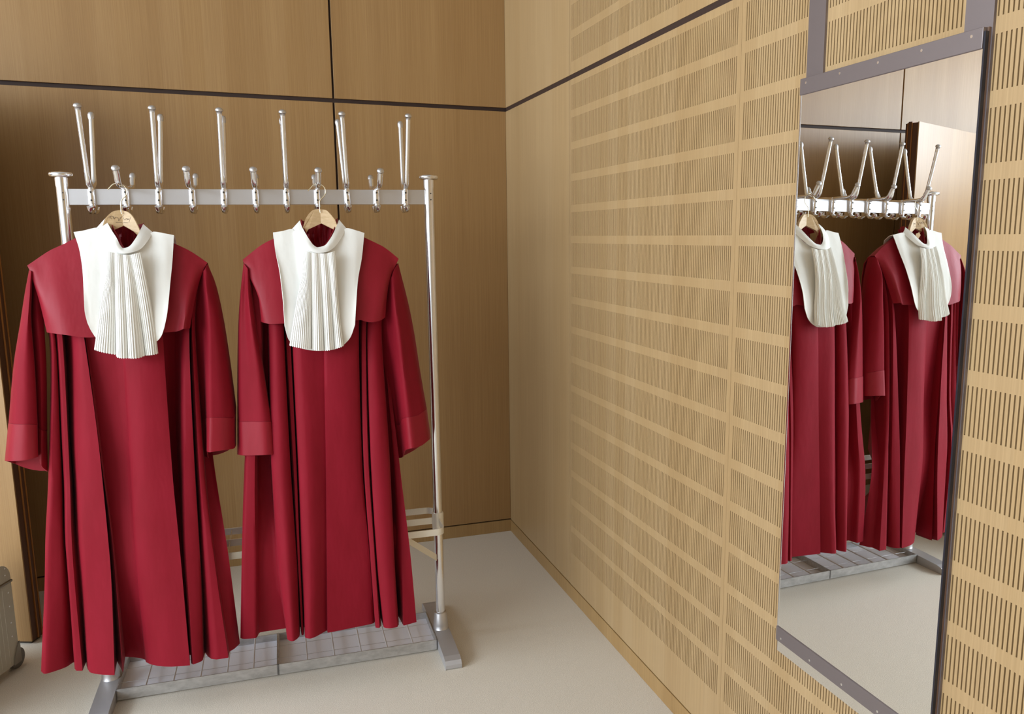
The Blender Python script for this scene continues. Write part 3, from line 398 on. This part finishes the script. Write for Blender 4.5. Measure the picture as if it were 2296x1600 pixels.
# ------------------------------------------------------------------ coat rack
def rack():
    root = empty('coat_rack', RO, TH); tag(root, 'freestanding chrome coat rack with long and short hooks and a drip tray', 'coat rack')
    H = 1.7114
    for u in (0, RL):
        k = 1+SL*u/1.7
        mb = MB(); mb.lathe([(.0172, .05), (.0172, H*k-.035)], (u, 0, 0)); p = mb.build('post', M['chrome'], root)
        mb = MB(); mb.lathe([(.0185, H*k-.037), (.0185, H*k-.008)], (u, 0, 0)); mb.build('sleeve', M['chrome'], p)
        mb = MB(); mb.lathe([(.0001, H*k-.010), (.026, H*k-.010), (.0325, H*k-.006), (.0335, H*k-.001), (.0325, H*k+.004), (.026, H*k+.0065), (.008, H*k+.0065), (.006, H*k+.009), (.0001, H*k+.0095)], (u, 0, 0), 32); mb.build('cap', M['chrome'], p)
        for z in (1.655, 1.634):
            for du in (0,):
                mb = MB(); pz = z*k; mb.prism([(u+.004+.0022*math.cos(a), pz+.0022*math.sin(a)) for a in [i*math.pi/5 for i in range(10)]], -.0180, -.0165, 'y'); mb.build('screw', M['screw'], p)
        # foot: cast bar, higher in the middle, rounded at the ends
        mb = MB(); prof = [(-.262, 0), (-.262, .018), (-.252, .030), (-.225, .036), (-.06, .043), (.06, .043), (.225, .036), (.252, .030), (.262, .018), (.262, 0)]
        mb.prism([(a+.012, b) for a, b in prof], u-.029, u+.029, 'x'); f = mb.build('foot', M['foot'], root, bevel=.006)
        mb = MB(); mb.lathe([(.030, .041), (.028, .044), (.027, .060), (.0235, .106), (.0215, .110), (.017, .110)], (u, 0, 0)); mb.build('collar', M['satin'], f)
    # crossbar
    z0, z1 = 1.6186, 1.6677
    mb = MB(); vs = []
    for u in (.016, RL-.016):
        for v, z in ((-.007, z0), (.007, z0), (.007, z1), (-.007, z1)): vs.append((u, v, zs(u, z)))
    mb.add(vs, [(0, 3, 2, 1), (4, 5, 6, 7), (0, 1, 5, 4), (1, 2, 6, 5), (2, 3, 7, 6), (3, 0, 4, 7)]); mb.build('crossbar', M['satin'], root, bevel=.001)
    # hooks
    def hook(kind):
        h = MB()
        # body clamping the bar front and back
        h0 = None
        for s in (-1, 1):
            h.tube([(0, s*.010, 1.609), (0, s*.022, 1.598), (0, s*.040, 1.597), (0, s*.050, 1.603), (0, s*.054, 1.612)], [.008, .0074, .0070, .0080, .0092], 12)
        n = 16; prof = []
        for k in range(n):
            a = 2*math.pi*k/n; cx_, sx_ = math.cos(a), math.sin(a)
            prof.append((.0108*math.copysign(abs(cx_)**.7, cx_), .0225*math.copysign(abs(sx_)**.55, sx_)))
        lv = [(1.602, .55), (1.606, .85), (1.614, 1), (1.664, 1), (1.673, .85), (1.677, .5)]
        vs = [(p[0]*k, p[1]*k, z) for z, k in lv for p in prof]
        h.add(vs, [(i*n+q, i*n+(q+1) % n, (i+1)*n+(q+1) % n, (i+1)*n+q) for i in range(len(lv)-1) for q in range(n)], True)
        h.add(vs[:n]+vs[-n:], [tuple(range(n))[::-1], tuple(range(n, 2*n))])
        o = h.build(kind, M['chrome'])
        for s in (-1, 1):
            for z in (1.657, 1.632):
                mb = MB(); mb.prism([(.0032*math.cos(a), z+.0032*math.sin(a)) for a in [i*math.pi/4 for i in range(8)]], s*.0222, s*.0232, 'y'); mb.build('screw', M['screw'], o)
            if kind == 'long_hook':
                pts = [(0, s*.008, 1.670), (0, s*.022, 1.677), (0, s*.036, 1.683), (0, s*.045, 1.694), (0, s*.0495, 1.712), (0, s*.072, 1.80), (0, s*.094, 1.893)]
                rs = [.008, .0085, .009, .0082, .0076, .0076, .0079]; tip = Vector((0, s*.0966, 1.9035))
            else:
                pts = [(0, s*.008, 1.668), (0, s*.035, 1.6715), (0, s*.085, 1.672), (0, s*.118, 1.675), (0, s*.133, 1.685), (0, s*.1405, 1.698), (0, s*.1535, 1.716)]
                rs = [.008, .0075, .007, .0078, .0085, .009, .0088]; tip = Vector((0, s*.1568, 1.7205))
            mb = MB(); mb.tube(pts, rs, 14); arm = mb.build('hook_arm', M['chrome'], o)
            dirv = (tip-Vector(pts[-1])).normalized()
            mb = MB()
            if s < 0:
                mb.tube([tip-dirv*.012, tip-dirv*.004, tip-dirv*.0035, tip-dirv*.001, tip+dirv*.004, tip+dirv*.0065, tip+dirv*.0075], [.008, .0088, .0112, .0118, .010, .0060, .001], 18)
            else:
                mb.tube([tip-dirv*.018, tip-dirv*.010, tip-dirv*.002, tip+dirv*.004, tip+dirv*.007, tip+dirv*.008], [.0076, .0098, .0102, .0085, .005, .001], 18)
            mb.build('tip_cap', M['satin'], arm)
        return o
    proto = {'long_hook': hook('long_hook'), 'short_hook': hook('short_hook')}
    us = [.0805, .1757, .2699, .3676, .4616, .5586, .6548, .7525, .8503, .9473, 1.0457]
    lean = {0: 0, 2: .010, 4: .007, 6: 0, 8: -.0125, 10: .006}
    used = set()
    for i, u in enumerate(us):
        k = 'long_hook' if i % 2 == 0 else 'short_hook'
        if k in used: o = copy_tree(proto[k])
        else: o = proto[k]; used.add(k)
        o.parent = root; o.location = (u, 0, zs(u, 1.64)-1.64)
        le = lean.get(i, 0)/.26
        if abs(le) > .001:      # some long hooks hang slightly askew
            o.rotation_euler = (0, le, 0); o.location = (u-1.64*math.sin(le), 0, zs(u, 1.64)-1.64*math.cos(le))
    # shelf with three flat rails
    hz = .485; hh = .024
    def rail(pts, nm='shelf_rail'):
        mb = MB(); n = len(pts); vs = []
        for (u, v) in pts:
            for z in (hz-hh, hz): vs.append((u, v, z))
        mb.add(vs, [(2*i, 2*i+2, 2*i+3, 2*i+1) for i in range(n-1)], True); return mb.build(nm, M['enamel'], root, solid=.004)
    R0 = .03
    def arc(cu, cv, a0, a1, r, n=6): return [(cu+r*math.cos(a0+(a1-a0)*i/n), cv+r*math.sin(a0+(a1-a0)*i/n)) for i in range(n+1)]
    pi = math.pi
    for sgn, v in ((-1, -.130), (1, .122)):
        e = .020
        pts = [(0-.004, sgn*e), (0-.004, v-sgn*.03)]+[(.026-.03*math.cos(a), v-sgn*.03+sgn*.03*math.sin(a)) for a in (.4, .8, 1.2)]+[(.026, v), (RL-.026, v)]+\
              [(RL-.026+.03*math.sin(a), v-sgn*.03+sgn*.03*math.cos(a)) for a in (.4, .8, 1.2)]+[(RL+.004, v-sgn*.03), (RL+.004, sgn*e)]
        r = rail(pts)
    rail([(.02, 0), (RL-.02, 0)])
    for u in (0, RL):
        mb = MB(); mb.lathe([(.0205, .44), (.0215, .445), (.0215, .50), (.0205, .505)], (u, 0, 0)); mb.build('shelf_clamp', M['enamel'], root)
        s = 1 if u == 0 else -1
        mb = MB(); a = Vector((u+s*.150, -.128, .470)); b = Vector((u+s*.012, -.022, .335)); w = Vector((0, 0, .013))
        mb.add([a-w, b-w, b+w, a+w], [(0, 1, 2, 3)]); mb.build('shelf_brace', M['enamel'], root, solid=.004)
    for u in (.15, .405, .66, .90):
        mb = MB(); mb.tube([(u, -.128, hz-.004), (u, .120, hz-.004)], .002, 6); mb.build('shelf_wire', M['chrome'], root)
    # drip trays
    for ua, ub in ((.030, .5375), (.5385, RL-.031)):
        v0, v1, zt, zb = -.0964, .150, .0445, .006; th = .0035
        mb = MB()
        mb.box((ua, v0, zb), (ub, v0+th, zt)); mb.box((ua, v1-th, zb), (ub, v1, zt)); mb.box((ua, v0, zb), (ua+th, v1, zt)); mb.box((ub-th, v0, zb), (ub, v1, zt))
        t = mb.build('drip_tray', M['tray'], root)
        mb = MB(); mb.box((ua+th, v0+th, zb), (ub-th, v1-th, zb+.012)); mb.build('tray_pan', M['pan'], t)
        n = 5
        for k in range(1, n+1):
            u = ua+(ub-ua)*k/(n+1)+.004
            mb = MB(); mb.tube([(u, v0+.002, zt-.003), (u, v1-.002, zt-.003)], .003, 6); mb.build('grid_bar', M['bar'], t)
        for v in (v0+.06, v1-.09):
            mb = MB(); mb.tube([(ua+.002, v, zt-.008), (ub-.002, v, zt-.008)], .0009, 6); mb.build('grid_wire', M['satin'], t)
rack()
# ------------------------------------------------------------------ robes
def sstep(a, b, x):
    t = max(0, min(1, (x-a)/(b-a))); return t*t*(3-2*t)
def rz_(z): return (1-sstep(.495, .57, z))*sstep(.34, .452, z)
def vback(z, low):
    s = (1-sstep(.495, .57, z))*sstep(.34, .452, z)      # cloth pushed forward by the shelf rail
    base = -.055+(low+.055)*(1-sstep(.35, 1.0, z))
    return base*(1-s)+min(base, -.1385)*s
def robe(P, u0, label, low):
    root = empty('judge_robe', RO+Vector((u0*math.cos(TH), u0*math.sin(TH), 0)), TH)
    root.location.z = 0
    tag(root, label, 'robe', 'crimson judges robes hanging on the coat rack')
    front = surface(DATA[P+'_body'], 7, 4)
    rows = []
    for r in front:
        fr = []
        for p in r:
            vb = vback(p.z, low); q = p.copy(); q.y = min(q.y, vb-.009); fr.append(q)
        a, b = fr[-1], fr[0]; nb = 22; back = []
        for k in range(1, nb):
            t = k/nb; u = a.x+(b.x-a.x)*t; z = a.z+(b.z-a.z)*t
            vb = vback(z, low); e = min(1, min(t, 1-t)*7)
            wob = .010*math.sin(t*26+z*2)*e*(1-sstep(.7, 1.3, z))*1
            back.append(Vector((u, (a.y+(b.y-a.y)*t)*(1-e)+(vb-abs(wob)*.6)*e if False else min(-.03, (a.y*(1-e)+(vb+abs(wob)*.5*(1-rz_(z)))*e)), z)))
        rows.append(fr+back)
    body = mesh_rows('robe_body', rows, M['red'], root, u0, True, .0015)
    # cape collar with a roll over the shoulders to the back
    cp = surface(DATA[P+'_cape'], 5, 4)
    top = cp[0]; ext = []
    for dz, v in ((-.17, -.040), (-.09, -.038), (-.035, -.046), (-.010, -.066), (-.001, -.086)):
        ext.append([Vector((p.x, v, p.z+dz)) for p in top])
    rows = ext+cp
    mesh_rows('cape_collar', rows, M['red_satin'], root, u0, False, .003)
    # hem turn-up line on the cape
    # sleeves with cuffs
    for nm, key in (('sleeve', '_slA'), ('sleeve', '_slB')):
        C = DATA[P+key]
        a = [c[:5] for c in C]; bC = [c[4:] for c in C]
        def close(rows, vb, drop=0):
            out = []
            nr = len(rows)
            for i, r in enumerate(rows):
                p, q = r[-1], r[0]; n = 7
                out.append(r+[Vector((p.x+(q.x-p.x)*k/n, vb-.006*math.sin(math.pi*k/n)*-1, p.z+(q.z-p.z)*k/n-drop*(i/(nr-1))*math.sin(math.pi*k/n)**.5)) for k in range(1, n)])
            return out
        ra = close(surface(a, 6, 4), -.070)
        sleeve = mesh_rows('sleeve', ra, M['red'], root, u0, True, .0015)
        rb = surface(bC, 6, 4)
        rb = [[Vector((p.x, p.y-.0022, p.z)) for p in r] for r in rb]
        rb = close(rb, -.068, .022)
        mesh_rows('cuff', rb, M['red_satin'], sleeve, u0, True, .003)
    # standing collar inside the white band and the back lining seen in the neck opening
    band = DATA[P+'_band']
    n = len(band); ring = []
    ru = [b[0][0] for b in band]; cu = (ru[0]+ru[-1])/2
    rows = []
    for i in range(4):
        t = i/3; row = []
        for j, c in enumerate(band):
            s = j/(n-1); p = c[0]; q = c[2]
            # slightly inside and at the sides a little higher than the white band
            lift = .006*abs(2*s-1)**2
            u = cu+(p[0]-cu)*.94+.004*(P == 'L'); row.append(Vector((u, p[1]+.010, p[2]+lift-.002-.040*t)))
        k = 9
        a, b = row[-1], row[0]
        for m_ in range(1, k):
            s = m_/k; ang = math.pi*s
            row.append(Vector((cu+(a.x-cu)*math.cos(ang), a.y+.050*math.sin(ang), a.z+(b.z-a.z)*s-.012*math.sin(ang))))
        rows.append(row)
    mesh_rows('standing_collar', rows, M['red_satin'], root, u0, True, .0015)
    rows = []
    top_z = min(band[0][0][2], band[-1][0][2])-.010
    for i in range(9):
        z = top_z-.115*i/8; row = []
        for j in range(41):
            s = j/40; row.append(Vector((cu+(s-.5)*.10, -.052-.004*math.sin(s*37+2.1*math.sin(i*.5))-.010*(1-(2*s-1)**2)*i/8+.006*math.sin(i*.9+s*9), z)))
        rows.append(row)
    mesh_rows('lining', rows, M['red_satin'], root, u0, False, .001)
    return root
def jabot(P, u0, label):
    root = empty('jabot_bib', RO+Vector((u0*math.cos(TH), u0*math.sin(TH), 0)), TH)
    tag(root, label, 'jabot', 'white pleated jabots worn over the robes')
    cp = surface(DATA[P+'_bib'], 5, 5); top = cp[0]
    ext = [[Vector((p.x, v, p.z+dz)) for p in top] for dz, v in ((-.060, -.056), (-.022, -.062), (-.003, -.090))]
    mesh_rows('bib', ext+cp, M['white'], root, u0, False, .0018)
    mesh_rows('neck_band', surface(DATA[P+'_band'], 3, 4), M['white'], root, u0, False, .003)
    # knife pleats fanned between the guide columns
    G = DATA[P+'_jab']; cs = [refine_col(c, 5) for c in G]; nr = len(cs[0])
    widths = [abs(cs[j+1][-1][0]-cs[j][-1][0]) for j in range(len(cs)-1)]
    cols_ = []
    step = .0062
    for j, w in enumerate(widths):
        npl = max(1, round(w/step))
        for k in range(npl):
            for ph, dv in ((0, 0), (.55, -.0030), (.82, -.0010), (.93, .0018)):
                t = (k+ph)/npl; c = []
                for r in range(nr):
                    a, b = cs[j][r], cs[j+1][r]; g = r/(nr-1)
                    amp = .25+.75*g
                    bow = -.013*math.sin(math.pi*t)*(.3+.7*g) if npl > 2 else 0
                    c.append(Vector((a[0]+(b[0]-a[0])*t, a[1]+(b[1]-a[1])*t+dv*amp+bow, a[2]+(b[2]-a[2])*t+(.0016 if dv < -.002 else 0)*(r == nr-1)*-1)))
                cols_.append(c)
    cols_.append([Vector(p) for p in cs[-1]])
    rows = [[c[r] for c in cols_] for r in range(nr)]
    o = mesh_rows('pleated_frill', rows, M['white'], root, u0, False, .0008)
    for p in o.data.polygons: p.use_smooth = False
    return root
def hanger(P, u0, label, ink):
    D = DATA[P+'_hang']; cx, cz = D[0][0], D[0][2]
    root = empty('coat_hanger', RO+Vector((cx*math.cos(TH), cx*math.sin(TH), 0))+Vector((.10*math.sin(TH), -.10*math.cos(TH), 0)), TH)
    tag(root, label, 'coat hanger', 'wooden coat hangers on the rack')
    ia = D[5][2]-cz
    for s in (-1, 1):
        pk = [D[i] for i in ((1, 2, 3) if s < 0 else (9, 8, 7))]
        inn = D[4] if s < 0 else D[6]
        out = [(0, 0)]+[(abs(p[0]-cx), p[2]-cz) for p in pk]
        x3, z3 = out[-1]
        oq = [(-.0, 0)]+out[1:]; ts = [i/4 for i in range(4*(len(out)-1)+1)]
        out = [(max(0, p), q) for p, q in zip(pchip(list(range(len(out))), [p[0] for p in out], ts), pchip(list(range(len(out))), [p[1] for p in out], ts))]
        top = out+[(x3+.012, z3-.034), (.072, -.090), (.13, -.118), (.185, -.150), (.198, -.163)]
        bot = [(.196, -.176), (.185, -.176), (.13, -.142), (.072, -.112), (abs(inn[0]-cx), min(inn[2]-cz, -.060)), (0, ia)]
        poly = top+bot
        mb = MB(); n = len(poly); ang = math.radians(17)
        def T(x, z, o): # board bends back a little from the centre
            return (s*x, .012-o-.26*min(x, .062)+.12*max(0, x-.062), z)
        vs = [T(x, z, .007) for x, z in poly]+[T(x, z, -.007) for x, z in poly]
        f1 = tuple(range(n)); f2 = tuple(range(n, 2*n))
        if s > 0: f1, f2 = f1[::-1], f2
        mb.add(vs, [f1, f2[::-1] if s < 0 else f2]+[(i, (i+1) % n, n+(i+1) % n, n+i) for i in range(n)])
        arm = mb.build('wooden_arm', M['beech'], root, bevel=.0015, loc=(0, 0, cz))
        if ink:
            # handwritten-looking maker's mark, half on each board
            strokes = {-1: [[(.036, -.0235), (.033, -.020), (.029, -.018), (.024, -.0195), (.021, -.022)], [(.031, -.020), (.030, -.025), (.027, -.027)], [(.024, -.020), (.022, -.027), (.019, -.023), (.016, -.020)], [(.017, -.020), (.012, -.023), (.010, -.032)], [(.010, -.032), (.006, -.025), (.002, -.019)], [(.018, -.0365), (.002, -.0365)]],
                       1: [[(.000, -.0185), (.005, -.0155)], [(.002, -.021), (.006, -.029), (.009, -.029)], [(.009, -.028), (.011, -.0245), (.0135, -.026), (.012, -.029), (.015, -.029)], [(.015, -.029), (.0155, -.025), (.0175, -.029), (.018, -.025)], [(.0235, -.021), (.0175, -.0375)], [(.002, -.0365), (.015, -.0375)]]}[s]
            mb = MB()
            for st in strokes:
                sm = refine_col([(x, z, 0) for x, z in st], 4)
                mb.tube([T(x, z, .0073) for x, z, _ in sm], .0004, 5)
            mb.build('printed_mark', M['ink'], arm)
    hk = DATA[P+'_hook']; mb = MB(); cs = refine_col([(p[0]-cx, p[1]+.10, p[2]) for p in hk], 3)
    cs = [(c[0], -.005+.005, c[2]) for c in cs]
    mb.tube([(0, 0, cz-.012)]+cs, .0017, 8); mb.build('wire_hook', M['brass'], root)
uL, uR = .1735, .754
robe('L', uL, 'left crimson robe, the longer one, nearest the open door, hem reaching below the tray front', -.062)
robe('R', uR, 'right crimson robe hanging beside the rack post nearer the mirror wall', -.050)
jabot('L', uL, 'white pleated jabot with bib on the left robe, frill flaring in stepped layers')
jabot('R', uR, 'white pleated jabot with bib on the right robe, rounded bib showing below the frill')
hanger('L', uL, 'pale wooden coat hanger with dark printed mark, holding the left robe', True)
hanger('R', uR, 'plain honey-coloured wooden coat hanger holding the right robe', False)
# ------------------------------------------------------------------ suitcase
def suitcase():
    A = Vector((-2.047, -.74, 0)); ang = math.atan2(-.93, -.36)
    root = empty('suitcase', A, ang); tag(root, 'ribbed aluminium wheeled suitcase at the left edge beside the open door', 'suitcase')
    # local x runs along the visible side towards the camera, local -y points to the room's right
    Lx, W, z0, z1, zl = .56, .21, .035, .405, .335
    def shell_(za, zb, r, nm, m, top):
        mb = MB(); n = 5; prof = []
        # rounded vertical profile (x,z) along the side
        if top:
            prof = [(.002, za)]+[(.002+r-r*math.cos(a), zb-r+r*math.sin(a)) for a in [i*math.pi/2/6 for i in range(7)]]+[(Lx-.002-r+r*math.sin(a), zb-r+r*math.cos(a)) for a in [i*math.pi/2/6 for i in range(7)]]+[(Lx-.002, za)]
        else:
            prof = [(.002, zb), (.002, za+.03), (.02, za+.008), (.04, za), (Lx-.04, za), (Lx-.02, za+.008), (Lx-.002, za+.03), (Lx-.002, zb)]
        mb.prism(prof, -W, 0, 'y'); return mb.build(nm, m, root, bevel=.012)
    shell_(z0, zl-.004, 0, 'lower_shell', M['case'], False)
    shell_(zl+.006, z1, .05, 'lid', M['case'], True)
    mb = MB(); mb.box((-.003, -W-.004, zl-.004), (Lx+.003, .004, zl+.006)); mb.build('closing_band', M['case_dark'], root, bevel=.003)
    mb = MB()
    k = 0; x = .05
    while x < Lx-.04:
        mb.tube([(x, -.0005, z0+.012), (x, -.0005, zl-.008)], .0014, 6); x += .021
    mb.build('ribs', M['case'], root)
    mb = MB(); mb.prism([(-.002, .11), (.015, .09), (.03, .06), (.036, .033), (-.002, .033)], -.04, .004, 'y'); mb.build('corner_guard', M['case_dark'], root, bevel=.003)
    for y in (-.03, -W+.03):
        mb = MB(); mb.prism([(-.012+.036*math.cos(a), .037+.036*math.sin(a)) for a in [i*math.pi/12 for i in range(24)]], y-.014, y+.014, 'y', True); mb.build('wheel', M['wheel'], root, bevel=.002)
    for y in (-.035, -W+.035):
        mb = MB(); mb.box((.48, y-.015, 0), (.50, y+.015, .04)); mb.build('foot', M['wheel'], root, bevel=.002)
    for x, z in ((.028, .39), (.03, .366), (.024, .30), (.026, .25), (.028, .19), (.03, .14)):
        mb = MB(); mb.prism([(x+.003*math.cos(a), z+.003*math.sin(a)) for a in [i*math.pi/4 for i in range(8)]], -.001, .0022, 'y'); mb.build('rivet', M['chrome'], root)
suitcase()
